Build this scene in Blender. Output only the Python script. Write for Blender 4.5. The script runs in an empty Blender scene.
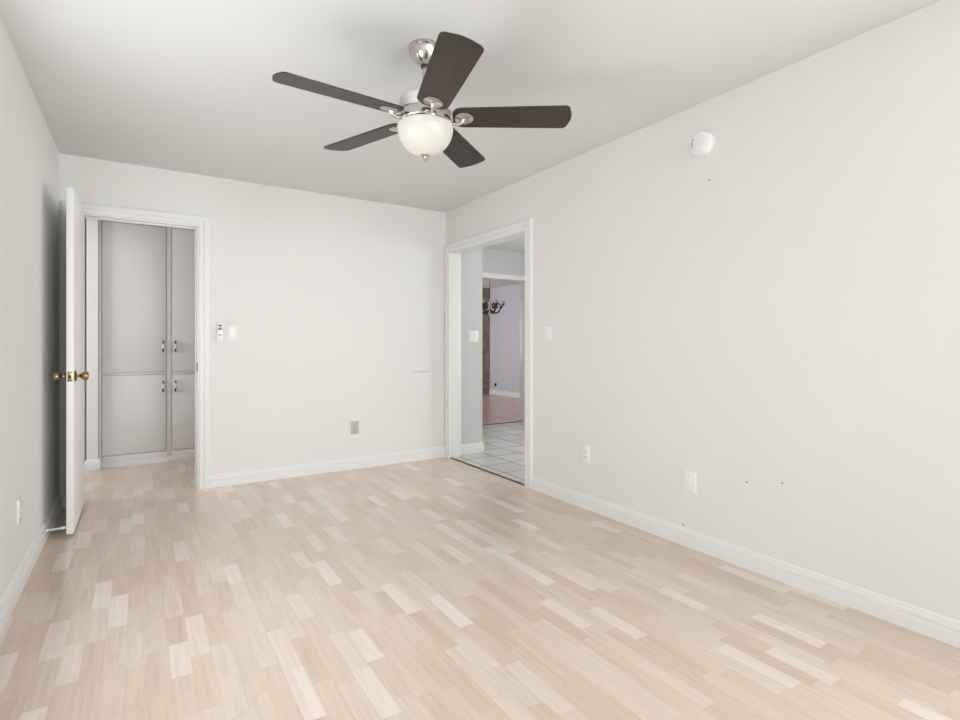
import bpy, bmesh, math, random
from mathutils import Vector, Matrix

random.seed(4)
S = bpy.context.scene
COL = S.collection
PI = math.pi

# ------------------------------------------------------------------ camera
cam_d = bpy.data.cameras.new('camera')
cam = bpy.data.objects.new('camera', cam_d)
COL.objects.link(cam)
cam.location = (0, 0, 1.13)
cam.rotation_euler = (PI / 2, 0, -math.radians(32.75))
cam_d.sensor_width = 36.0
cam_d.lens = 528 / 960 * 36.0
cam_d.shift_y = -16.5 / 960
cam_d.clip_start = 0.02
S.camera = cam

# ------------------------------------------------------------------ world, lights, exposure
W = bpy.data.worlds.new('world')
S.world = W
W.use_nodes = True
W.node_tree.nodes['Background'].inputs['Color'].default_value = (0.80, 0.90, 1.0, 1)
W.node_tree.nodes['Background'].inputs['Strength'].default_value = 0.3


def area(name, loc, direction, sx, sy, power, color):
    d = bpy.data.lights.new(name, 'AREA')
    d.shape = 'RECTANGLE'
    d.size, d.size_y = sx, sy
    d.energy = power
    d.color = color
    o = bpy.data.objects.new(name, d)
    COL.objects.link(o)
    o.location = loc
    o.rotation_euler = Vector(direction).to_track_quat('-Z', 'Y').to_euler()
    return o


# rear and hall daylight, plus added fill lights (each sits just outside its opening)
area('daylight_rear_window', (1.8, -5.54, 1.3), (0, 1, 0), 1.2, 1.8, 150, (0.925, 0.99, 1.045))
area('added_fill_left', (-0.50, 1.9, 1.15), (1, 0.25, 0.15), 1.4, 0.9, 26, (0.93, 0.99, 1.04))  # unseen fill light, added to brighten the right wall
area('added_fill_right', (2.62, -0.55, 1.4), (-1, 0, 0), 1.6, 1.4, 36, (0.925, 0.99, 1.045))  # unseen fill light, added to lift the left wall
area('added_fill_kitchen', (5.72, 3.4, 1.5), (-1, 0, 0), 1.9, 1.3, 72, (0.97, 0.98, 1.0))  # added to light the kitchen, its source is out of view
area('added_fill_dining', (2.98, 9.05, 1.4), (1, 0.15, 0), 1.2, 1.5, 55, (0.94, 0.95, 1.0))  # added light for the dining room, no such window in view
area('daylight_hall_window', (-1.64, 5.3, 1.5), (1, 0, 0), 0.7, 1.1, 20, (1.0, 0.985, 0.985))

S.view_settings.view_transform = 'Standard'
S.view_settings.look = 'None'
S.view_settings.gamma = 1.0
S.view_settings.exposure = 0.0
S.view_settings.use_curve_mapping = False

# ------------------------------------------------------------------ materials
MATS = {}


def srgb(r, g, b):
    f = lambda c: (c / 255 / 12.92) if c / 255 <= 0.04045 else ((c / 255 + 0.055) / 1.055) ** 2.4
    return (f(r), f(g), f(b), 1)


def mat(name, col, rough=0.5, metal=0.0, noise=None, bump=None, emit=None):
    """noise=(scale, amount) slight tint variation; bump=(scale, strength)"""
    m = bpy.data.materials.new(name)
    m.use_nodes = True
    nt = m.node_tree
    b = nt.nodes['Principled BSDF']
    b.inputs['Base Color'].default_value = col
    b.inputs['Roughness'].default_value = rough
    b.inputs['Metallic'].default_value = metal
    tc = nt.nodes.new('ShaderNodeTexCoord')
    if noise:
        n = nt.nodes.new('ShaderNodeTexNoise')
        n.inputs['Scale'].default_value = noise[0]
        n.inputs['Detail'].default_value = 4
        nt.links.new(tc.outputs['Object'], n.inputs['Vector'])
        mx = nt.nodes.new('ShaderNodeMix')
        mx.data_type = 'RGBA'
        mx.inputs[6].default_value = tuple(c * (1 - noise[1]) for c in col[:3]) + (1,)
        mx.inputs[7].default_value = tuple(min(1, c * (1 + noise[1])) for c in col[:3]) + (1,)
        nt.links.new(n.outputs['Fac'], mx.inputs[0])
        nt.links.new(mx.outputs[2], b.inputs['Base Color'])
    if bump:
        n = nt.nodes.new('ShaderNodeTexNoise')
        n.inputs['Scale'].default_value = bump[0]
        n.inputs['Detail'].default_value = 3
        nt.links.new(tc.outputs['Object'], n.inputs['Vector'])
        bp = nt.nodes.new('ShaderNodeBump')
        bp.inputs['Strength'].default_value = bump[1]
        bp.inputs['Distance'].default_value = 0.002
        nt.links.new(n.outputs['Fac'], bp.inputs['Height'])
        nt.links.new(bp.outputs['Normal'], b.inputs['Normal'])
    if emit:
        b.inputs['Emission Color'].default_value = emit[0]
        b.inputs['Emission Strength'].default_value = emit[1]
    MATS[name] = m
    return m


wall_m = mat('wall_paint', (0.815, 0.80, 0.768, 1), 0.6, noise=(0.9, 0.025), bump=(140, 0.10))
ceil_m = mat('ceiling_paint', (0.765, 0.757, 0.747, 1), 0.85, noise=(1.2, 0.015), bump=(120, 0.12))
trim_m = mat('trim_gloss_white', (0.85, 0.836, 0.815, 1), 0.35, noise=(3, 0.015))
door_m = mat('door_paint', (0.87, 0.862, 0.85, 1), 0.4, noise=(2, 0.015))
cab_m = mat('cabinet_paint', (0.76, 0.74, 0.73, 1), 0.42, noise=(2.5, 0.02))
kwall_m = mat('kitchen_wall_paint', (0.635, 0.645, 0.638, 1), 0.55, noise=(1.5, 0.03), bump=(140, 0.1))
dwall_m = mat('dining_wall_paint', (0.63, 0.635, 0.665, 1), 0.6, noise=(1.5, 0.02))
plastic_m = mat('white_plastic', (0.90, 0.89, 0.875, 1), 0.3, noise=(20, 0.01))
beige_plastic_m = mat('beige_plastic', (0.52, 0.50, 0.46, 1), 0.35, noise=(40, 0.06))
slot_m = mat('outlet_slot', (0.05, 0.045, 0.04, 1), 0.6, noise=(50, 0.1))
nickel_m = mat('brushed_nickel', (0.60, 0.58, 0.55, 1), 0.24, 1.0, noise=(60, 0.06))
chrome_m = mat('pull_metal', (0.16, 0.13, 0.11, 1), 0.25, 1.0, noise=(60, 0.1))
brass_m = mat('aged_brass', (0.34, 0.25, 0.12, 1), 0.26, 1.0, noise=(60, 0.15))
bronze_m = mat('dark_bronze', (0.05, 0.035, 0.028, 1), 0.35, 0.8, noise=(40, 0.2))
opal_m = mat('opal_glass_lit', (0.55, 0.53, 0.48, 1), 0.25, noise=(14, 0.04), emit=((1.0, 0.92, 0.79, 1), 0.20))
frost_m = mat('frosted_shade', (0.82, 0.78, 0.78, 1), 0.3, noise=(30, 0.04))
housing_m = mat('motor_housing_white', (0.76, 0.75, 0.74, 1), 0.4, noise=(10, 0.01))
rubber_m = mat('white_rubber', (0.8, 0.79, 0.77, 1), 0.6, noise=(20, 0.02))
dark_m = mat('dark_gasket', (0.06, 0.055, 0.05, 1), 0.5, noise=(20, 0.1))
strip_m = mat('threshold_metal', (0.13, 0.105, 0.085, 1), 0.45, 0.4, noise=(30, 0.15))
nail_m = mat('nail_steel', (0.2, 0.19, 0.18, 1), 0.4, 0.7, noise=(50, 0.1))
scuff_m = mat('scuffed_plaster', (0.46, 0.45, 0.42, 1), 0.8, noise=(50, 0.15))


def nodes_mat(name, rough):
    m = bpy.data.materials.new(name)
    m.use_nodes = True
    nt = m.node_tree
    b = nt.nodes['Principled BSDF']
    b.inputs['Roughness'].default_value = rough
    return m, nt, b


class NT:
    """tiny helper to chain math nodes"""

    def __init__(s, nt):
        s.nt = nt

    def math(s, op, a, b=None, c=None):
        n = s.nt.nodes.new('ShaderNodeMath')
        n.operation = op
        for i, v in enumerate((a, b, c)):
            if v is None:
                continue
            if isinstance(v, (int, float)):
                n.inputs[i].default_value = v
            else:
                s.nt.links.new(v, n.inputs[i])
        return n.outputs[0]

    def vec(s, x, y, z):
        n = s.nt.nodes.new('ShaderNodeCombineXYZ')
        for i, v in enumerate((x, y, z)):
            if isinstance(v, (int, float)):
                n.inputs[i].default_value = v
            else:
                s.nt.links.new(v, n.inputs[i])
        return n.outputs[0]

    def white(s, v):
        n = s.nt.nodes.new('ShaderNodeTexWhiteNoise')
        n.noise_dimensions = '3D'
        s.nt.links.new(v, n.inputs['Vector'])
        return n.outputs['Value']

    def noise(s, v, scale, detail=3):
        n = s.nt.nodes.new('ShaderNodeTexNoise')
        n.inputs['Scale'].default_value = scale
        n.inputs['Detail'].default_value = detail
        s.nt.links.new(v, n.inputs['Vector'])
        return n.outputs['Fac']

    def ramp(s, f, stops, interp='LINEAR'):
        n = s.nt.nodes.new('ShaderNodeValToRGB')
        cr = n.color_ramp
        cr.interpolation = interp
        while len(cr.elements) < len(stops):
            cr.elements.new(0.5)
        for e, (p, c) in zip(cr.elements, stops):
            e.position = p
            e.color = c
        s.nt.links.new(f, n.inputs['Fac'])
        return n.outputs['Color']

    def mix(s, f, a, b, mode='MIX'):
        n = s.nt.nodes.new('ShaderNodeMix')
        n.data_type = 'RGBA'
        n.blend_type = mode
        for i, v in ((0, f), (6, a), (7, b)):
            if isinstance(v, (int, float)):
                n.inputs[i].default_value = v
            elif isinstance(v, tuple):
                n.inputs[i].default_value = v
            else:
                s.nt.links.new(v, n.inputs[i])
        return n.outputs[2]

    def xyz(s):
        tc = s.nt.nodes.new('ShaderNodeTexCoord')
        sp = s.nt.nodes.new('ShaderNodeSeparateXYZ')
        s.nt.links.new(tc.outputs['Object'], sp.inputs[0])
        return sp.outputs[0], sp.outputs[1], sp.outputs[2]


def laminate(name, tones, w=0.0655, swap=False):
    m, nt, b = nodes_mat(name, 0.38)
    k = NT(nt)
    x, y, z = k.xyz()
    if swap:
        x, y = y, x
    u = k.math('DIVIDE', k.math('ADD', x, 10.0), w)
    row = k.math('FLOOR', u)
    fu = k.math('FRACT', u)
    r1 = k.white(k.vec(row, 3.1, 0.0))
    r2 = k.white(k.vec(row, 9.7, 2.0))
    L = k.math('ADD', k.math('MULTIPLY', r2, 0.11), 0.22)
    v = k.math('ADD', k.math('DIVIDE', k.math('ADD', y, 10.0), L), k.math('MULTIPLY', r1, 17.0))
    seg = k.math('FLOOR', v)
    fv = k.math('FRACT', v)
    rc = k.white(k.vec(row, seg, 5.0))
    rc2 = k.white(k.vec(row, seg, 11.0))
    base = k.ramp(rc, tones)
    # wood grain: long fibres, different in every strip
    gv = k.vec(k.math('MULTIPLY', x, 60.0), k.math('ADD', k.math('MULTIPLY', y, 3.2), k.math('MULTIPLY', rc2, 50.0)), k.math('MULTIPLY', rc, 30.0))
    g = k.noise(gv, 1.0, 4)
    gv2 = k.vec(k.math('MULTIPLY', x, 260.0), k.math('ADD', k.math('MULTIPLY', y, 14.0), k.math('MULTIPLY', rc2, 50.0)), k.math('MULTIPLY', rc, 30.0))
    g2 = k.noise(gv2, 1.0, 2)
    gf = k.math('ADD', k.math('MULTIPLY', g, 0.7), k.math('MULTIPLY', g2, 0.3))
    grain = k.ramp(gf, [(0.30, (0.87, 0.855, 0.84, 1)), (0.5, (0.99, 0.99, 0.99, 1)), (0.70, (1.06, 1.06, 1.06, 1))])
    c = k.mix(1.0, base, grain, 'MULTIPLY')
    su = k.math('LESS_THAN', k.math('MINIMUM', fu, k.math('SUBTRACT', 1.0, fu)), 0.012)
    sv = k.math('LESS_THAN', k.math('MINIMUM', fv, k.math('SUBTRACT', 1.0, fv)), 0.004)
    seam = k.math('MULTIPLY', k.math('MAXIMUM', su, sv), 0.20)
    c = k.mix(seam, c, (0.36, 0.28, 0.22, 1))
    nt.links.new(c, b.inputs['Base Color'])
    rg = k.math('ADD', k.math('MULTIPLY', gf, 0.12), 0.24)
    nt.links.new(rg, b.inputs['Roughness'])
    b.inputs['Coat Weight'].default_value = 0.5
    b.inputs['Coat Roughness'].default_value = 0.22
    return m


floor_m = laminate('pale_laminate', [
    (0.00, srgb(211, 188, 168)), (0.25, srgb(215, 194, 175)), (0.55, srgb(218, 199, 181)),
    (0.84, srgb(221, 204, 187)), (0.92, srgb(227, 213, 198)), (1.00, srgb(231, 220, 207))])
dfloor_m = laminate('reddish_laminate', [(0.0, srgb(186, 156, 142)), (0.5, srgb(197, 168, 154)), (1.0, srgb(206, 180, 168))], 0.09)


def tile_mat():
    m, nt, b = nodes_mat('pale_floor_tile', 0.3)
    k = NT(nt)
    x, y, z = k.xyz()
    T = 0.305
    u = k.math('DIVIDE', k.math('ADD', x, 10 * T - 2.675), T)
    v = k.math('DIVIDE', k.math('ADD', y, 10 * T - 0.11), T)
    fu, fv = k.math('FRACT', u), k.math('FRACT', v)
    d = k.math('MINIMUM', k.math('MINIMUM', fu, k.math('SUBTRACT', 1.0, fu)), k.math('MINIMUM', fv, k.math('SUBTRACT', 1.0, fv)))
    g = k.math('LESS_THAN', d, 0.018)
    rc = k.white(k.vec(k.math('FLOOR', u), k.math('FLOOR', v), 1.0))
    base = k.ramp(rc, [(0, srgb(198, 196, 191)), (1, srgb(212, 210, 206))])
    c = k.mix(g, base, srgb(126, 121, 119))
    nt.links.new(c, b.inputs['Base Color'])
    nt.links.new(k.math('ADD', k.math('MULTIPLY', g, 0.5), 0.28), b.inputs['Roughness'])
    return m


tile_m = tile_mat()


def brown_wall_mat():
    m, nt, b = nodes_mat('rough_brown_wall', 0.8)
    k = NT(nt)
    tc = nt.nodes.new('ShaderNodeTexCoord')
    n = k.noise(tc.outputs['Object'], 9.0, 6)
    c = k.ramp(n, [(0.3, srgb(126, 112, 102)), (0.55, srgb(152, 136, 126)), (0.75, srgb(168, 150, 142))])
    nt.links.new(c, b.inputs['Base Color'])
    return m


brown_m = brown_wall_mat()


def blade_mat():
    m, nt, b = nodes_mat('espresso_blade', 0.42)
    k = NT(nt)
    tc = nt.nodes.new('ShaderNodeTexCoord')
    mp = nt.nodes.new('ShaderNodeMapping')
    mp.inputs['Scale'].default_value = (3.0, 60.0, 10.0)
    nt.links.new(tc.outputs['Object'], mp.inputs['Vector'])
    n = k.noise(mp.outputs['Vector'], 1.0, 4)
    c = k.ramp(n, [(0.3, (0.024, 0.017, 0.012, 1)), (0.7, (0.040, 0.028, 0.020, 1))])
    nt.links.new(c, b.inputs['Base Color'])
    return m


blade_m = blade_mat()


# ------------------------------------------------------------------ mesh helpers
class MB:
    """collects shapes into one mesh object; every shape takes a material slot number m"""

    def __init__(s):
        s.bm = bmesh.new()

    def _tag(s, faces, m):
        for f in faces:
            f.material_index = m

    def face(s, pts, m=0):
        f = s.bm.faces.new([s.bm.verts.new(p) for p in pts])
        f.material_index = m

    def box(s, lo, hi, bevel=0.0, m=0, seg=2, mtx=None):
        t = bmesh.new()
        bmesh.ops.create_cube(t, size=1.0)
        for v in t.verts:
            v.co = Vector([(lo[i] + hi[i]) / 2 + v.co[i] * (hi[i] - lo[i]) for i in range(3)])
        if bevel > 0:
            bmesh.ops.bevel(t, geom=t.edges[:], offset=bevel, segments=seg, profile=0.5, affect='EDGES')
        s._merge(t, m, mtx)

    def _merge(s, t, m, mtx=None):
        bmesh.ops.recalc_face_normals(t, faces=t.faces[:])
        mp = {}
        for v in t.verts:
            mp[v] = s.bm.verts.new(mtx @ v.co if mtx else v.co)
        for f in t.faces:
            nf = s.bm.faces.new([mp[v] for v in f.verts])
            nf.material_index = m
        t.free()

    def lathe(s, prof, o=(0, 0, 0), mtx=None, n=40, m=0, cap=True):
        """prof = [(r, h)...] about local Z, moved to o"""
        t = bmesh.new()
        rings = []
        for r, h in prof:
            if r < 1e-6:
                rings.append([t.verts.new((0, 0, h))])
            else:
                rings.append([t.verts.new((r * math.cos(2 * PI * i / n), r * math.sin(2 * PI * i / n), h)) for i in range(n)])
        for a, b in zip(rings, rings[1:]):
            for i in range(n):
                j = (i + 1) % n
                if len(a) == 1 and len(b) == 1:
                    break
                if len(a) == 1:
                    t.faces.new((a[0], b[i], b[j]))
                elif len(b) == 1:
                    t.faces.new((a[i], a[j], b[0]))
                else:
                    t.faces.new((a[i], a[j], b[j], b[i]))
        if cap:
            for r in (rings[0], rings[-1]):
                if len(r) > 1:
                    t.faces.new(r)
        M = Matrix.Translation(o)
        if mtx:
            M = M @ mtx
        s._merge(t, m, M)

    def tube(s, pts, r, n=10, m=0, mtx=None, closed=False):
        P = [Vector(p) for p in pts]
        R = r if isinstance(r, (list, tuple)) else [r] * len(P)
        t = bmesh.new()
        rings = []
        prev = None
        for i, p in enumerate(P):
            if closed:
                d = P[(i + 1) % len(P)] - P[i - 1]
            else:
                d = P[min(i + 1, len(P) - 1)] - P[max(i - 1, 0)]
            d.normalize()
            if prev is None:
                up = Vector((0, 0, 1)) if abs(d.z) < 0.9 else Vector((1, 0, 0))
                a = d.cross(up).normalized()
            else:
                a = (prev - d * prev.dot(d)).normalized()
            prev = a
            b = d.cross(a)
            rings.append([t.verts.new(p + (a * math.cos(2 * PI * k / n) + b * math.sin(2 * PI * k / n)) * R[i]) for k in range(n)])
        pairs = list(zip(rings, rings[1:])) + ([(rings[-1], rings[0])] if closed else [])
        for a, b in pairs:
            for k in range(n):
                j = (k + 1) % n
                t.faces.new((a[k], a[j], b[j], b[k]))
        if not closed:
            t.faces.new(rings[0])
            t.faces.new(rings[-1])
        s._merge(t, m, mtx)

    def prism(s, poly, fn, a, b, m=0):
        """poly [(p, q)] swept between parameter a and b; fn(p, q, t) -> xyz"""
        t = bmesh.new()
        A = [t.verts.new(fn(p, q, a)) for p, q in poly]
        B = [t.verts.new(fn(p, q, b)) for p, q in poly]
        n = len(poly)
        for i in range(n):
            j = (i + 1) % n
            t.faces.new((A[i], A[j], B[j], B[i]))
        t.faces.new(A)
        t.faces.new(B)
        s._merge(t, m)

    def sweep(s, rings, m=0):
        """rings of equal length, closed profile, open path"""
        t = bmesh.new()
        R = [[t.verts.new(p) for p in r] for r in rings]
        n = len(R[0])
        for a, b in zip(R, R[1:]):
            for i in range(n):
                j = (i + 1) % n
                t.faces.new((a[i], a[j], b[j], b[i]))
        t.faces.new(R[0])
        t.faces.new(R[-1])
        s._merge(t, m)

    def build(s, name, mats, parent=None, smooth=True, off=None):
        if not isinstance(mats, (list, tuple)):
            mats = [mats]
        if off is not None:
            bmesh.ops.translate(s.bm, verts=s.bm.verts[:], vec=-Vector(off))
        me = bpy.data.meshes.new(name)
        s.bm.to_mesh(me)
        s.bm.free()
        for x in mats:
            me.materials.append(x)
        if smooth:
            me.polygons.foreach_set('use_smooth', [True] * len(me.polygons))
            me.set_sharp_from_angle(angle=math.radians(35))
        o = bpy.data.objects.new(name, me)
        COL.objects.link(o)
        if parent:
            o.parent = parent
        return o


def empty(name, loc, rz=0.0):
    o = bpy.data.objects.new(name, None)
    COL.objects.link(o)
    o.location = loc
    o.rotation_euler = (0, 0, rz)
    o.empty_display_size = 0.05
    return o


def thing(o, label, cat, group=None):
    o['label'] = label
    o['category'] = cat
    if group:
        o['group'] = group
    return o


def struct(o, label=None):
    o['kind'] = 'structure'
    if label:
        o['label'] = label
    return o


def copy_tree(o, parent=None):
    c = o.copy()
    COL.objects.link(c)
    if parent:
        c.parent = parent
    for ch in list(o.children):
        copy_tree(ch, c)
    return c


# ------------------------------------------------------------------ the room
H = 2.44
XL, XR, YB, YR = -0.47, 2.57, 4.624, -5.5


def wall(name, axis, p0, p1, a, b, z0, z1, holes, m):
    """slab between p0..p1 on the other axis, running a..b along axis ('x' or 'y'), with rectangular holes (u0, u1, z0, z1)"""
    us = sorted({a, b} | {h[i] for h in holes for i in (0, 1)})
    zs = sorted({z0, z1} | {h[i] for h in holes for i in (2, 3)})
    us = [u for u in us if a <= u <= b]
    zs = [z for z in zs if z0 <= z <= z1]
    nu, nz = len(us) - 1, len(zs) - 1

    def solid(i, j):
        if not (0 <= i < nu and 0 <= j < nz):
            return False
        cu, cz = (us[i] + us[i + 1]) / 2, (zs[j] + zs[j + 1]) / 2
        return not any(h[0] < cu < h[1] and h[2] < cz < h[3] for h in holes)
    P = (lambda u, p, z: (u, p, z)) if axis == 'x' else (lambda u, p, z: (p, u, z))
    mb = MB()
    for i in range(nu):
        for j in range(nz):
            if not solid(i, j):
                continue
            u0, u1, q0, q1 = us[i], us[i + 1], zs[j], zs[j + 1]
            mb.face([P(u0, p0, q0), P(u1, p0, q0), P(u1, p0, q1), P(u0, p0, q1)])
            mb.face([P(u0, p1, q0), P(u0, p1, q1), P(u1, p1, q1), P(u1, p1, q0)])
            if not solid(i - 1, j):
                mb.face([P(u0, p0, q0), P(u0, p0, q1), P(u0, p1, q1), P(u0, p1, q0)])
            if not solid(i + 1, j):
                mb.face([P(u1, p0, q0), P(u1, p1, q0), P(u1, p1, q1), P(u1, p0, q1)])
            if not solid(i, j - 1):
                mb.face([P(u0, p0, q0), P(u0, p1, q0), P(u1, p1, q0), P(u1, p0, q0)])
            if not solid(i, j + 1):
                mb.face([P(u0, p0, q1), P(u1, p0, q1), P(u1, p1, q1), P(u0, p1, q1)])
    bmesh.ops.remove_doubles(mb.bm, verts=mb.bm.verts[:], dist=1e-5)
    bmesh.ops.recalc_face_normals(mb.bm, faces=mb.bm.faces[:])
    return struct(mb.build(name, m, smooth=False))


# floors
mb = MB(); mb.box((XL - 0.12, YR - 0.12, -0.1), (XR, YB + 0.12, 0.0)); mb.box((-1.7, YB + 0.12, -0.1), (1.9, 6.7, 0.0))
struct(mb.build('floor', floor_m, smooth=False))
mb = MB(); mb.box((XR, 0.9, -0.1), (5.6, 6.12, -0.001))
struct(mb.build('floor_kitchen', tile_m, smooth=False))
mb = MB(); mb.box((3.0, 6.12, -0.1), (6.72, 9.97, 0.0))
struct(mb.build('floor_dining', dfloor_m, smooth=False))

# ceilings
mb = MB(); mb.box((-1.8, YR - 0.12, H), (XR + 0.12, 6.8, H + 0.1))
struct(mb.build('ceiling', ceil_m, smooth=False))
mb = MB(); mb.box((XR + 0.12, 0.9, H), (5.72, 6.2, H + 0.1))
struct(mb.build('ceiling_kitchen', ceil_m, smooth=False))
mb = MB(); mb.box((2.9, 6.2, 2.37), (6.72, 9.97, 2.47))
struct(mb.build('ceiling_dining', ceil_m, smooth=False))

# doorway 1: back wall, to the hall.  doorway 2: right wall, to the kitchen
D0, D1, DH = -0.345, 0.372, 2.035
K0, K1, KH = 3.322, 4.533, 2.022
J = 0.016
wall('wall_back', 'x', YB, YB + 0.12, XL - 0.12, 2.99, 0, H, [(D0 - J, D1 + J, 0, DH + J)], wall_m)
wall('wall_right', 'y', XR, XR + 0.12, YR, YB, 0, H, [(K0 - J, K1 + J, 0, KH + J), (-1.4, 0.3, 0.65, 2.15)], wall_m)
wall('wall_left', 'y', XL - 0.12, XL, YR, YB, 0, H, [(1.12, 2.68, 0.6, 2.0)], wall_m)
wall('wall_rear', 'x', YR - 0.12, YR, XL - 0.12, XR + 0.12, 0, H, [(1.15, 2.45, 0.35, 2.25)], wall_m)

# hall beyond the back wall
wall('wall_hall_far', 'x', 5.93, 6.03, -0.40, 1.9, 0, H, [], wall_m)
wall('wall_hall_end', 'y', 1.8, 1.9, YB + 0.12, 5.93, 0, H, [], wall_m)
wall('wall_hall_side', 'y', -1.7, -1.6, YB + 0.12, 5.93, 0, H, [(4.95, 5.65, 0.95, 2.05)], wall_m)
wall('wall_hall_recess', 'x', 5.815, 5.93, -1.6, -0.414, 0, H, [], wall_m)
wall('wall_hall_return', 'y', -0.40, -0.318, 5.81, 6.6, 0, H, [], wall_m)

# kitchen beyond the right wall, dining room beyond the kitchen
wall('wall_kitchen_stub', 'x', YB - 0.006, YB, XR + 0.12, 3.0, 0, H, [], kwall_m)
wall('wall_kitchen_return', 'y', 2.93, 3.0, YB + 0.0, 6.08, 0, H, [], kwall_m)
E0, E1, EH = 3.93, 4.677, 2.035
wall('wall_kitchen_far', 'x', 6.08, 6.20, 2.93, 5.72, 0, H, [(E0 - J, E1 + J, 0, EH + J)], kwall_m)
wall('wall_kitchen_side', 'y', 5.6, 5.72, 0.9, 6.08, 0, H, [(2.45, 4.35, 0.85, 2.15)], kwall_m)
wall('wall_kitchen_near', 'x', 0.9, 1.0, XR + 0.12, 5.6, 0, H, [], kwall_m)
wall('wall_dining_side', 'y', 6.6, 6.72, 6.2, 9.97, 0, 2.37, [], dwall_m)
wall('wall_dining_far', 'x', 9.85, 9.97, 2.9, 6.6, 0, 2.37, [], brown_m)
wall('wall_dining_left', 'y', 2.9, 3.0, 6.2, 9.85, 0, 2.37, [(8.4, 9.7, 0.65, 2.1)], dwall_m)  # opening added to let the dining fill light in


# ------------------------------------------------------------------ rear window, plus unseen windows added for the fill lights
def window(name, axis, p, a, b, z0, z1, depth=0.05):
    P = (lambda u, q, z: (u, q, z)) if axis == 'x' else (lambda u, q, z: (q, u, z))
    mb = MB()
    w = 0.05

    def bar(u0, u1, q0, q1):
        lo, hi = P(u0, p - depth / 2, q0), P(u1, p + depth / 2, q1)
        mb.box(lo, hi, 0.004)
    bar(a, b, z0, z0 + w); bar(a, b, z1 - w, z1)
    bar(a, a + w, z0 + w, z1 - w); bar(b - w, b, z0 + w, z1 - w)
    c = (a + b) / 2
    bar(c - 0.025, c + 0.025, z0 + w, z1 - w)
    return struct(mb.build(name, trim_m))


window('window_1', 'x', YR - 0.09, 1.15, 2.45, 0.35, 2.25)
window('window_added_2', 'y', XR + 0.09, -1.4, 0.3, 0.65, 2.15)
window('window_added_5', 'y', XL - 0.09, 1.12, 2.68, 0.6, 2.0)
window('window_added_3', 'y', 5.66, 2.45, 4.35, 0.85, 2.15)
window('window_added_4', 'y', 2.95, 8.4, 9.7, 0.65, 2.1)

# ------------------------------------------------------------------ trim
CASING = [(0.0, 0.0), (0.0, 0.012), (0.003, 0.015), (0.024, 0.015), (0.026, 0.011), (0.034, 0.011), (0.036, 0.018),
          (0.066, 0.020), (0.070, 0.017), (0.070, 0.0)]


def casing(fn, u0, u1, zt, scale=1.0, left_scale=None):
    """mitred three-sided casing; fn(u, d, z): d is how far it stands off the wall"""
    mb = MB()
    ls = left_scale or scale
    rings = [[fn(u0 - w * ls, d, 0.0) for w, d in CASING],
             [fn(u0 - w * ls, d, zt + w * scale) for w, d in CASING],
             [fn(u1 + w * scale, d, zt + w * scale) for w, d in CASING],
             [fn(u1 + w * scale, d, 0.0) for w, d in CASING]]
    mb.sweep(rings)
    return mb


def jamb(mb, fn, u0, u1, zt, d0, d1, stop=None):
    def bx(ua, ub, da, db, za, zb):
        p, q = fn(ua, da, za), fn(ub, db, zb)
        mb.box([min(p[i], q[i]) for i in range(3)], [max(p[i], q[i]) for i in range(3)], 0.0015)
    t = J - 0.001
    bx(u0 - t, u0, d0, d1, 0, zt + t)
    bx(u1, u1 + t, d0, d1, 0, zt + t)
    bx(u0, u1, d0, d1, zt, zt + t)
    if stop:
        s0, s1, th = stop
        bx(u0, u0 + th, s0, s1, 0, zt - th)
        bx(u1 - th, u1, s0, s1, 0, zt - th)
        bx(u0, u1, s0, s1, zt - th, zt)


f_back = lambda u, d, z: (u, YB - d, z)
t1 = struct(casing(f_back, D0 - 0.006, D1 + 0.012, DH + 0.010, 1.0, 1.5).build('trim_1', trim_m))
mb = MB(); jamb(mb, f_back, D0, D1, DH, 0.002, -0.122, (-0.045, -0.080, 0.010))
mb.build('jamb', trim_m, t1)
mb = MB()
mb.box((D1 - 0.0026, YB - 0.0045, 0.910), (D1 + 0.0004, YB + 0.034, 0.980), 0.0005)
mb.box((D1 - 0.0032, YB + 0.010, 0.928), (D1 - 0.002, YB + 0.027, 0.962), 0.0004, m=1)
mb.build('strike_plate', [bronze_m, slot_m], t1)['label'] = 'dark metal strike plate let into the jamb'

f_right = lambda u, d, z: (XR - d, u, z)
t2 = struct(casing(f_right, K0, K1, KH, 1.2).build('trim_2', trim_m))
mb = MB(); jamb(mb, f_right, K0, K1, KH, 0.002, -0.122)
mb.build('jamb', trim_m, t2)

f_kit = lambda u, d, z: (u, 6.08 - d, z)
t3 = struct(casing(f_kit, E0, E1, EH, 1.0).build('trim_3', trim_m))
mb = MB(); jamb(mb, f_kit, E0, E1, EH, 0.002, -0.122)
mb.build('jamb', trim_m, t3)

# thresholds
mb = MB(); mb.box((XR - 0.004, K0, 0.0), (XR + 0.020, K1, 0.006), 0.002)
struct(mb.build('trim_4', strip_m))
mb = MB(); mb.box((E0, 6.10, -0.001), (E1, 6.135, 0.006), 0.002)
struct(mb.build('trim_5', strip_m))

BASE = [(0.0, 0.0), (0.017, 0.0), (0.017, 0.055), (0.010, 0.060), (0.010, 0.068), (0.015, 0.070), (0.013, 0.085), (0.006, 0.088),
        (0.006, 0.096), (0.0, 0.103)]


def baseboard(name, fn, a, b, k=1.0):
    mb = MB()
    mb.prism([(d, z * k) for d, z in BASE], fn, a, b)
    return struct(mb.build(name, trim_m))


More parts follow.
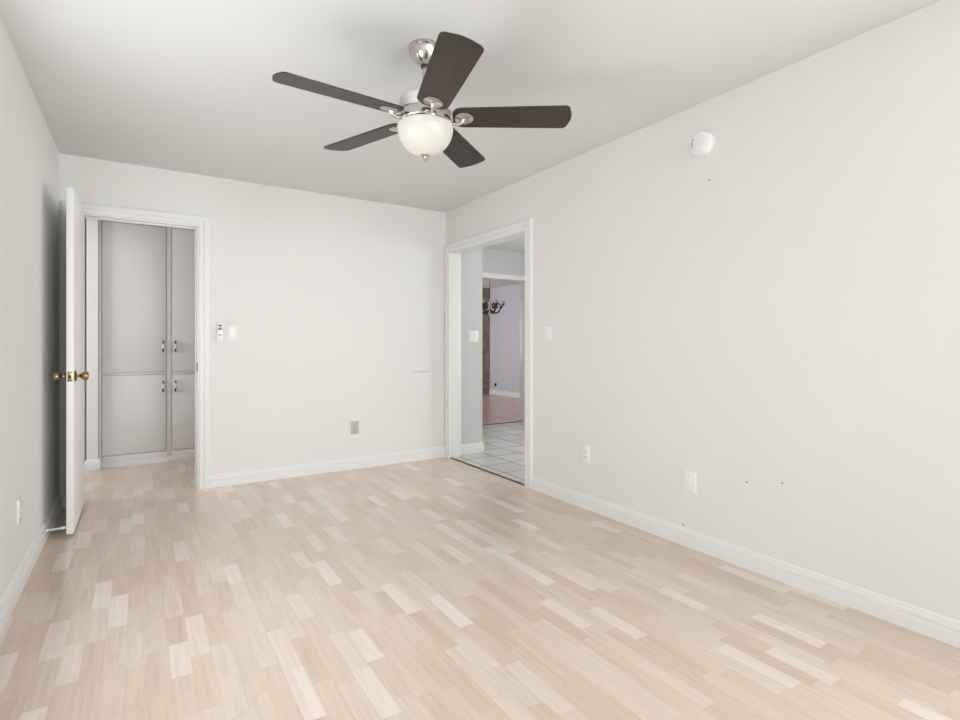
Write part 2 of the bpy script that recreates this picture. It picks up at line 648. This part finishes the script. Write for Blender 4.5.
baseboard('baseboard_back', lambda d, z, t: (t, YB - d, z), D1 + 0.083, XR)
baseboard('baseboard_right', lambda d, z, t: (XR - d, t, z), YR, K0 - 0.085, 0.92)
baseboard('baseboard_left', lambda d, z, t: (XL + d, t, z), YR, YB)
mb = MB()
mb.prism(BASE, lambda d, z, t: (t, YB - 0.006 - d, z), XR + 0.122, 3.0 + 0.012)
mb.prism(BASE, lambda d, z, t: (3.0 + d, t, z), YB - 0.018, 6.06)
struct(mb.build('baseboard_kitchen', trim_m))
baseboard('baseboard_dining', lambda d, z, t: (6.6 - d, t, z), 6.2, 9.85)
mb = MB()
mb.box((-0.418, 5.792, 0), (-0.300, 5.8095, 0.085), 0.004)
mb.prism([(5.794, 0.083), (5.808, 0.083), (5.8095, 0.10), (5.804, 0.097)], lambda y, z, t: (t, y, z), -0.410, -0.308)
struct(mb.build('baseboard_hall', trim_m))

# ------------------------------------------------------------------ open door
DX0, DX1, DY0, DY1 = -0.363, -0.328, 3.885, 4.606
mb = MB(); mb.box((DX0, DY0, 0.018), (DX1, DY1, 2.040), 0.0025)
door = struct(mb.build('door_1', door_m), 'white flush door standing open against the side wall')
door['category'] = 'door'
KZ, KY = 0.937, DY0 + 0.058


def knob(sign, x):
    m4 = Matrix.Rotation(sign * PI / 2, 4, 'Y')
    mb = MB()
    mb.lathe([(0.0, 0.0), (0.030, 0.0), (0.031, 0.004), (0.027, 0.008), (0.014, 0.010), (0.0, 0.010)], (x, KY, KZ), m4, 28, m=1)
    mb.lathe([(0.010, 0.008), (0.009, 0.022), (0.012, 0.028), (0.021, 0.034), (0.0255, 0.044), (0.0265, 0.056), (0.023, 0.064), (0.012, 0.067), (0.0, 0.0675)],
             (x, KY, KZ), m4, 28)
    o = mb.build('door_knob', [brass_m, bronze_m], door)
    o['label'] = 'brass knob on a dark round rose'
    return o


knob(1, DX1); knob(-1, DX0)
mb = MB()
mb.box((DX0 + 0.006, DY0 - 0.0012, KZ - 0.029), (DX1 - 0.006, DY0 + 0.001, KZ + 0.029), 0.0004)
mb.box((DX0 + 0.011, DY0 - 0.010, KZ - 0.009), (DX1 - 0.011, DY0, KZ + 0.009), 0.003, m=1)
mb.build('latch_plate', [brass_m, bronze_m], door)['label'] = 'brass latch plate on the door edge'
for hz in (0.22, 1.05, 1.83):
    mb = MB()
    mb.tube([(DX0 - 0.004, DY1 + 0.002, hz - 0.045), (DX0 - 0.004, DY1 + 0.002, hz + 0.045)], 0.005, 10)
    mb.box((DX0 + 0.002, DY1 - 0.0003, hz - 0.044), (DX1 - 0.004, DY1 + 0.0012, hz + 0.044))
    mb.build('hinge', brass_m, door)

# door stop between door and skirting
st = empty('door_stop', (XL + 0.0175, 3.893, 0.058))
thing(st, 'white spring door stop between the skirting and the open door', 'door stop')
mb = MB(); mb.lathe([(0.0, 0), (0.011, 0), (0.010, 0.004), (0.006, 0.006), (0, 0.006)], (0, 0, 0), Matrix.Rotation(PI / 2, 4, 'Y'), 18)
mb.build('mounting_base', plastic_m, st)
mb = MB()
mb.tube([(0.004 + i * 0.00058, 0.0055 * math.cos(i * 0.75), 0.0055 * math.sin(i * 0.75)) for i in range(108)], 0.0016, 6)
mb.build('spring', plastic_m, st)
mb = MB(); mb.lathe([(0, 0.065), (0.0075, 0.065), (0.0085, 0.070), (0.008, 0.082), (0.006, 0.0865), (0, 0.0868)], (0, 0, 0), Matrix.Rotation(PI / 2, 4, 'Y'), 18)
mb.build('rubber_tip', rubber_m, st)

# ------------------------------------------------------------------ hall linen cabinet
CF = 5.87        # face of the face frame
cx0, cx1 = -0.317, 0.795
cab = empty('linen_cabinet', ((cx0 + cx1) / 2, 5.90, 0))
thing(cab, 'white built-in linen cupboard filling the hall wall beyond the open door', 'cabinet')
cols = [(-0.292, 0.206), (0.256, 0.755)]
rows = [(0.108, 0.835), (0.862, 2.238)]
mb = MB()
mb.box((cx0, CF + 0.018, 0.0), (cx1, 5.929, H - 0.001))
edges = [cx0, cols[0][0] - 0.004, cols[0][1] + 0.004, cols[1][0] - 0.004, cols[1][1] + 0.004, cx1]
for a, b in ((edges[0], edges[1]), (edges[2], edges[3]), (edges[4], edges[5])):
    mb.box((a, CF, 0.0), (b, CF + 0.018, H - 0.001), 0.0015)
for ca, cb in cols:
    for a, b in ((0.0, rows[0][0] - 0.004), (rows[0][1] + 0.004, rows[1][0] - 0.004), (rows[1][1] + 0.004, H - 0.001)):
        mb.box((ca - 0.004, CF, a), (cb + 0.004, CF + 0.018, b), 0.0015)
mb.prism([(0, 0), (-0.010, 0), (-0.010, 0.040), (-0.006, 0.046), (0, 0.048)], lambda y, z, t: (t, CF + y, z), cx0, cx1)
mb.build('face_frame', cab_m, cab, off=cab.location)
for ci, (ca, cb) in enumerate(cols):
    for ri, (za, zb) in enumerate(rows):
        mb = MB()
        mb.box((ca, CF - 0.006, za), (cb, CF + 0.014, zb), 0.004)
        d = mb.build('cabinet_door', cab_m, cab, off=cab.location)
        hx = cb - 0.024 if ci == 0 else ca + 0.028
        hz = 1.103 if ri else 0.722
        mb = MB()
        y0 = CF - 0.006
        for sg in (1, -1):     # dark metal ends
            mb.lathe([(0, 0), (0.009, 0), (0.0085, 0.004), (0.005, 0.010), (0.0045, 0.018), (0, 0.018)], (hx, y0, hz + sg * 0.041), Matrix.Rotation(PI / 2, 4, 'X'), 14)
            mb.tube([(hx, y0 - 0.003, hz + sg * 0.053), (hx, y0 - 0.010, hz + sg * 0.047), (hx, y0 - 0.019, hz + sg * 0.036), (hx, y0 - 0.024, hz + sg * 0.020)],
                    [0.004, 0.0065, 0.007, 0.006], 10)
        mb.tube([(hx, y0 - 0.023, hz - 0.022), (hx, y0 - 0.026, hz - 0.012), (hx, y0 - 0.027, hz), (hx, y0 - 0.026, hz + 0.012), (hx, y0 - 0.023, hz + 0.022)],
                [0.0055, 0.0085, 0.0095, 0.0085, 0.0055], 12, m=1)
        mb.build('cabinet_pull', [chrome_m, plastic_m], d, off=cab.location)['label'] = 'dark metal pull with a white ceramic grip'


# ------------------------------------------------------------------ wall plates (local: back on y=0, face towards -y)
def plate(mb, w, h, t=0.006):
    mb.box((-w / 2 + 0.001, -0.003, -h / 2 + 0.001), (w / 2 - 0.001, -0.0004, h / 2 - 0.001))
    mb.box((-w / 2, -t, -h / 2), (w / 2, -0.0022, h / 2), 0.0018, seg=2)


def screw(mb, x, z, y, m=0):
    mb.lathe([(0, 0), (0.0030, 0), (0.0026, 0.0012), (0, 0.0014)], (x, y, z), Matrix.Rotation(PI / 2, 4, 'X'), 10, m=m)


def outlet(name, loc, rz, label, m):
    e = empty(name, loc, rz)
    thing(e, label, 'outlet')
    mb = MB(); plate(mb, 0.072, 0.116)
    screw(mb, 0, 0, -0.006)
    mb.build('cover_plate', m, e)
    for s in (1, -1):
        mb = MB()
        mb.lathe([(0, 0), (0.0165, 0), (0.0165, 0.002), (0.0155, 0.003), (0, 0.003)], (0, -0.0055, s * 0.0195), Matrix.Rotation(PI / 2, 4, 'X') @ Matrix.Diagonal((1, 0.86, 1, 1)), 26)
        for x, hh in ((-0.0062, 0.009), (0.0062, 0.007)):
            mb.box((x - 0.0014, -0.0090, s * 0.0195 + 0.001), (x + 0.0014, -0.0080, s * 0.0195 + 0.001 + hh), m=1)
        mb.lathe([(0, 0), (0.0027, 0), (0.0027, 0.0006), (0, 0.0006)], (0, -0.0084, s * 0.0195 - 0.007), Matrix.Rotation(PI / 2, 4, 'X'), 10, m=1)
        mb.build('socket_face', [m, slot_m], e)
    return e


R_, L_ = -PI / 2, PI / 2
outlet('wall_outlet', (1.629, YB, 0.371), 0, 'beige outlet low on the wall facing the camera', beige_plastic_m)
outlet('wall_outlet', (XR, 2.648, 0.371), R_, 'white outlet low on the long wall just past the kitchen opening', plastic_m)
outlet('wall_outlet', (XL, 3.175, 0.364), L_, 'white outlet seen nearly edge-on low on the wall behind the open door', plastic_m)

bp = empty('blank_wall_plate', (XR, 1.836, 0.361), R_)
thing(bp, 'blank white wall plate low on the long wall, no sockets', 'wall plate')
mb = MB(); plate(mb, 0.080, 0.118, 0.007)
mb.build('cover_plate', plastic_m, bp)
for s in (1, -1):
    mb = MB(); screw(mb, 0, s * 0.042, -0.007)
    mb.build('screw', plastic_m, bp)


def rocker_switch(name, loc, rz, label, w, gangs, toggle=False):
    e = empty(name, loc, rz)
    thing(e, label, 'light switch')
    mb = MB(); plate(mb, w, 0.118)
    for i in range(gangs):
        x = (i - (gangs - 1) / 2) * 0.046
        screw(mb, x, 0.048, -0.006); screw(mb, x, -0.048, -0.006)
    mb.build('cover_plate', plastic_m, e)
    for i in range(gangs):
        x = (i - (gangs - 1) / 2) * 0.046
        mb = MB()
        if toggle:
            mb.box((x - 0.008, -0.0080, -0.017), (x + 0.008, -0.0055, 0.017), 0.001)
            mb.prism([(-0.007, -0.004), (-0.007, 0.004), (-0.020, -0.004), (-0.019, -0.009)], lambda y, z, t: (t, y, z), x - 0.0042, x + 0.0042)
            mb.build('toggle', plastic_m, e)
        else:
            mb.box((x - 0.0175, -0.0068, -0.0345), (x + 0.0175, -0.0055, 0.0345), 0.0006)
            mb.prism([(-0.006, -0.032), (-0.0115, -0.032), (-0.0085, 0.0), (-0.0075, 0.032), (-0.006, 0.032)], lambda y, z, t: (t, y, z), x - 0.0155, x + 0.0155)
            mb.build('rocker', plastic_m, e)
    return e


rocker_switch('light_switch', (0.620, YB, 1.212), 0, 'white rocker light switch right beside the fan remote', 0.072, 1)
rocker_switch('light_switch', (XR, 3.048, 1.203), R_, 'white toggle light switch beside the casing of the kitchen opening', 0.076, 1, True)
rocker_switch('light_switch', (2.886, YB - 0.006, 1.202), 0, 'white double light switch on the grey wall inside the kitchen opening', 0.118, 2)

# fan remote in its wall cradle
rm = empty('remote_control', (0.528, YB, 1.219))
thing(rm, 'slim white fan remote with dark buttons in a wall cradle', 'remote control')
mb = MB()
mb.box((-0.024, -0.004, -0.070), (0.024, -0.0004, 0.062), 0.002)
mb.box((-0.024, -0.020, -0.072), (0.024, -0.0004, -0.030), 0.003)
mb.box((-0.0265, -0.020, -0.068), (-0.0225, -0.0004, 0.0), 0.0015)
mb.box((0.0225, -0.020, -0.068), (0.0265, -0.0004, 0.0), 0.0015)
mb.build('cradle', plastic_m, rm)
mb = MB(); mb.box((-0.0215, -0.0235, -0.062), (0.0215, -0.0045, 0.073), 0.005, seg=3)
mb.build('handset', plastic_m, rm)
for bx, bz, w, h, mm in ((0, 0.052, 0.026, 0.011, dark_m), (-0.006, 0.038, 0.010, 0.008, beige_plastic_m), (0.007, 0.038, 0.010, 0.008, beige_plastic_m),
                         (0, 0.025, 0.026, 0.011, dark_m), (0, -0.022, 0.022, 0.009, beige_plastic_m), (0, 0.004, 0.016, 0.007, housing_m)):
    mb = MB(); mb.box((bx - w / 2, -0.0250, bz - h / 2), (bx + w / 2, -0.0230, bz + h / 2), 0.0009)
    mb.build('button', mm, rm)

# ------------------------------------------------------------------ smoke detector on the long wall
sd = empty('smoke_detector', (XR, 1.753, 2.212), R_)
thing(sd, 'round white smoke detector high on the long wall', 'smoke detector')
RX = Matrix.Rotation(PI / 2, 4, 'X')
mb = MB(); mb.lathe([(0, 0.0004), (0.066, 0.0004), (0.067, 0.003), (0.067, 0.010), (0.064, 0.012), (0, 0.012)], (0, 0, 0), RX, 56)
mb.build('mounting_ring', plastic_m, sd)
mb = MB(); mb.lathe([(0, 0.012), (0.060, 0.012), (0.061, 0.016), (0.061, 0.030), (0.058, 0.036), (0.050, 0.039), (0.0, 0.040)], (0, 0, 0), RX, 56)
mb.build('body', plastic_m, sd)
mb = MB(); mb.lathe([(0, 0.0395), (0.029, 0.0395), (0.031, 0.0405), (0.030, 0.043), (0.026, 0.0445), (0, 0.045)], (0.012, 0, -0.010), RX, 40)
mb.build('sensor_cap', plastic_m, sd)
mb = MB()
for k in range(3):
    a = math.radians(150 + 22 * k)
    c = (0.044 * math.cos(a), -0.0395, 0.044 * math.sin(a))
    mb.box((-0.007, -0.001, -0.002), (0.007, 0.001, 0.002), 0.0005, mtx=Matrix.Translation(c) @ Matrix.Rotation(-a + PI / 2, 4, 'Y'))
mb.build('vent_slot', slot_m, sd)['label'] = 'dark vent slots'


# ------------------------------------------------------------------ nails and a scrape on the walls
def nail(y, z, label):
    e = MB()
    e.lathe([(0, 0.0), (0.0018, 0.0), (0.0018, 0.006), (0.0040, 0.0062), (0.0040, 0.0075), (0, 0.008)], (0, 0, 0), Matrix.Rotation(-PI / 2, 4, 'Y'), 12)
    o = e.build('nail', nail_m)
    o.location = (XR - 0.0003, y, z)
    thing(o, label, 'nail', 'nails left in the long wall')


nail(3.946, 2.347, 'small nail near the ceiling above the kitchen opening')
nail(1.715, 2.007, 'small nail just below the smoke detector')
nail(1.507, 0.433, 'small nail low in the long wall, nearer to the blank plate')
nail(1.332, 0.467, 'small nail low in the long wall, farther past the blank plate')
nail(1.876, 0.112, 'small nail in the long wall just above the skirting')
mb = MB()
mb.face([(2.17, YB - 0.0006, 0.846), (2.26, YB - 0.0006, 0.852), (2.385, YB - 0.0006, 0.8565), (2.392, YB - 0.0006, 0.862), (2.33, YB - 0.0006, 0.861), (2.25, YB - 0.0006, 0.857)])
wb = bpy.data.objects['wall_back']
sc_ = mb.build('scrape', scuff_m, wb, smooth=False)
sc_['label'] = 'thin grey scrape in the paint'

# ------------------------------------------------------------------ ceiling fan
FX, FY = 1.062, 2.100
fan = empty('ceiling_fan', (FX, FY, H))
thing(fan, 'ceiling fan with five dark wooden blades and a white glass bowl lamp', 'ceiling fan')
z = lambda v: v - H
mb = MB()
mb.lathe([(0, z(2.4398)), (0.074, z(2.4398)), (0.075, z(2.436)), (0.075, z(2.428)), (0.071, z(2.424)), (0.070, z(2.418)), (0.066, z(2.405)),
          (0.056, z(2.386)), (0.043, z(2.371)), (0.030, z(2.362)), (0.026, z(2.358)), (0.0, z(2.357))], n=48)
mb.build('canopy', nickel_m, fan)
mb = MB(); mb.lathe([(0.0, z(2.357)), (0.020, z(2.357)), (0.019, z(2.350)), (0.0, z(2.349))], n=24)
mb.build('canopy_ring', dark_m, fan)
mb = MB(); mb.lathe([(0.0, z(2.352)), (0.0125, z(2.352)), (0.0125, z(2.205)), (0, z(2.205))], n=24)
mb.build('downrod', nickel_m, fan)
mb = MB()
mb.lathe([(0, z(2.234)), (0.026, z(2.234)), (0.030, z(2.228)), (0.060, z(2.224)), (0.095, z(2.216)), (0.112, z(2.203)), (0.117, z(2.188)), (0.117, z(2.150)), (0, z(2.150))], n=56)
mb.build('motor_housing', housing_m, fan)
mb = MB()
mb.lathe([(0, z(2.150)), (0.112, z(2.150)), (0.114, z(2.147)), (0.114, z(2.108)), (0.111, z(2.104)), (0, z(2.104))], n=56)
mb.build('motor_band', nickel_m, fan)
mb = MB(); mb.lathe([(0, z(2.104)), (0.108, z(2.104)), (0.108, z(2.096)), (0.0, z(2.096))], n=56)
mb.build('gasket_ring', dark_m, fan)
prof = [(0, z(2.096)), (0.119, z(2.096)), (0.1225, z(2.092)), (0.1235, z(2.083))]
for i in range(1, 15):
    a = i / 15 * PI / 2
    prof.append((0.1235 * math.cos(a) ** 1.0, z(2.083) - 0.120 * math.sin(a)))
prof.append((0, z(1.962)))
mb = MB(); mb.lathe(prof, n=64)
mb.build('glass_bowl', opal_m, fan)['label'] = 'lit white glass bowl'
mb = MB()
mb.lathe([(0, z(1.968)), (0.019, z(1.968)), (0.021, z(1.963)), (0.017, z(1.958)), (0.008, z(1.955)), (0.007, z(1.952)), (0.010, z(1.948)), (0.010, z(1.942)), (0.006, z(1.937)), (0, z(1.936))], n=28)
mb.build('finial', nickel_m, fan)

ZB = 2.130
R0, R1 = 0.122, 0.648
PITCH = math.radians(11)


def blade_outline():
    w0, w1, c0, c1 = 0.068, 0.079, 0.045, 0.028
    pts = []
    # root (rounder), then tip (slightly bowed end)
    for i in range(9):
        a = PI + i / 8 * PI / 2
        pts.append((R0 + c0 + c0 * math.cos(a), -w0 + c0 + c0 * math.sin(a)))
    for i in range(9):
        a = -PI / 2 + i / 8 * PI / 2
        pts.append((R1 - 0.012 - c1 + c1 * math.cos(a), -w1 + c1 + c1 * math.sin(a)))
    for i in range(1, 6):
        t = -1 + i / 3
        pts.append((R1 - 0.012 + 0.010 * (1 - t * t), t * (w1 - c1)))
    for i in range(9):
        a = i / 8 * PI / 2
        pts.append((R1 - 0.012 - c1 + c1 * math.cos(a), w1 - c1 + c1 * math.sin(a)))
    for i in range(9):
        a = PI / 2 + i / 8 * PI / 2
        pts.append((R0 + c0 + c0 * math.cos(a), w0 - c0 + c0 * math.sin(a)))
    return pts


TW = Matrix.Rotation(-PITCH, 4, 'X')


def make_blade():
    mb = MB()
    t = 0.0028
    mb.prism(blade_outline(), lambda p, q, h: TW @ Vector((p, q, h)), -t, t)
    b = mb.build('fan_blade', blade_m, fan)
    mb = MB()
    # round medallion under the blade root and the curved arm back to the band
    mb.lathe([(0, -0.0032), (0.041, -0.0032), (0.0415, -0.006), (0.036, -0.0095), (0.014, -0.011), (0, -0.011)], mtx=TW @ Matrix.Translation((0.172, 0, 0)), n=32)
    mb.tube([(0.106, 0, -0.022), (0.124, 0, -0.027), (0.142, 0, -0.030), (0.155, 0, -0.027), (0.163, 0, -0.018), (0.167, 0, -0.008)],
            [0.0085, 0.0075, 0.007, 0.0075, 0.009, 0.011], 14)
    mb.box((0.108, -0.020, -0.034), (0.1185, 0.020, -0.008), 0.004)
    mb.build('blade_arm', nickel_m, b)
    return b


b0 = make_blade()
PH = -105.5
for i in range(5):
    b = b0 if i == 0 else copy_tree(b0, fan)
    b.location = (0, 0, ZB - H)
    b.rotation_euler = (0, 0, math.radians(PH + 72 * i))

# ------------------------------------------------------------------ chandelier in the far dining room
ch = empty('chandelier', (5.02, 7.50, 2.37))
thing(ch, 'dark bronze chandelier hanging in the far dining room', 'chandelier')
zc = -0.64      # body centre below the ceiling
mb = MB(); mb.lathe([(0, -0.0002), (0.06, -0.0002), (0.058, -0.012), (0.03, -0.028), (0.012, -0.034), (0, -0.034)], n=24)
mb.build('canopy', bronze_m, ch)
mb = MB()
n_link = 16
for i in range(n_link):
    c = -0.034 - (i + 0.5) * (abs(zc) - 0.15 - 0.034) / n_link
    pts = []
    for k in range(12):
        a = 2 * PI * k / 12
        u, v = 0.008 * math.cos(a), 0.017 * math.sin(a)
        pts.append((u, 0, c + v) if i % 2 else (0, u, c + v))
    mb.tube(pts, 0.0022, 6, closed=True)
mb.build('chain', bronze_m, ch)
mb = MB()
mb.lathe([(0, zc + 0.155), (0.010, zc + 0.15), (0.014, zc + 0.12), (0.028, zc + 0.09), (0.016, zc + 0.06), (0.020, zc + 0.02), (0.036, zc - 0.02), (0.040, zc - 0.05),
          (0.020, zc - 0.08), (0.010, zc - 0.10), (0.016, zc - 0.115), (0.0, zc - 0.13)], n=24)
mb.build('column', frost_m, ch)['label'] = 'pale turned column'


def chand_arm():
    mb = MB()
    pts = []
    for i in range(17):
        t = i / 16
        r = 0.03 + 0.20 * t
        h = zc - 0.03 - 0.075 * math.sin(t * PI * 1.15) + 0.055 * t
        pts.append((r, 0, h))
    mb.tube(pts, 0.012, 10)
    # scroll on top of the arm
    sp = [(0.125 + (0.066 - 0.0036 * k) * math.cos(k * 0.5 - 0.6), 0, zc + 0.035 + (0.066 - 0.0036 * k) * math.sin(k * 0.5 - 0.6)) for k in range(15)]
    mb.tube(sp, 0.0105, 8)
    a = mb.build('arm', bronze_m, ch)
    e = pts[-1]
    mb = MB(); mb.lathe([(0, -0.004), (0.022, 0.0), (0.034, 0.010), (0.030, 0.012), (0.012, 0.006), (0.011, 0.03), (0, 0.03)], e, n=20)
    mb.build('cup', bronze_m, a)
    mb = MB(); mb.lathe([(0.014, 0.010), (0.026, 0.018), (0.034, 0.034), (0.036, 0.052), (0.041, 0.066), (0.039, 0.066), (0.033, 0.052), (0.031, 0.034), (0.012, 0.016)], e, n=24, cap=False)
    mb.build('lamp_shade', frost_m, a)['label'] = 'frosted white bell shade'
    return a


a0 = chand_arm()
for i in range(6):
    a = a0 if i == 0 else copy_tree(a0, ch)
    a.rotation_euler = (0, 0, math.radians(-35 + 60 * i))

# small dark jack low on the far dining wall
jk = empty('phone_jack', (6.6, 9.62, 0.22), R_)
thing(jk, 'small dark jack just above the skirting in the far dining room', 'jack')
mb = MB(); mb.box((-0.03, -0.012, -0.035), (0.03, -0.0005, 0.035), 0.004)
mb.box((-0.007, -0.014, -0.007), (0.007, -0.011, 0.007), 0.001, m=1)
mb.build('jack_box', [bronze_m, slot_m], jk)
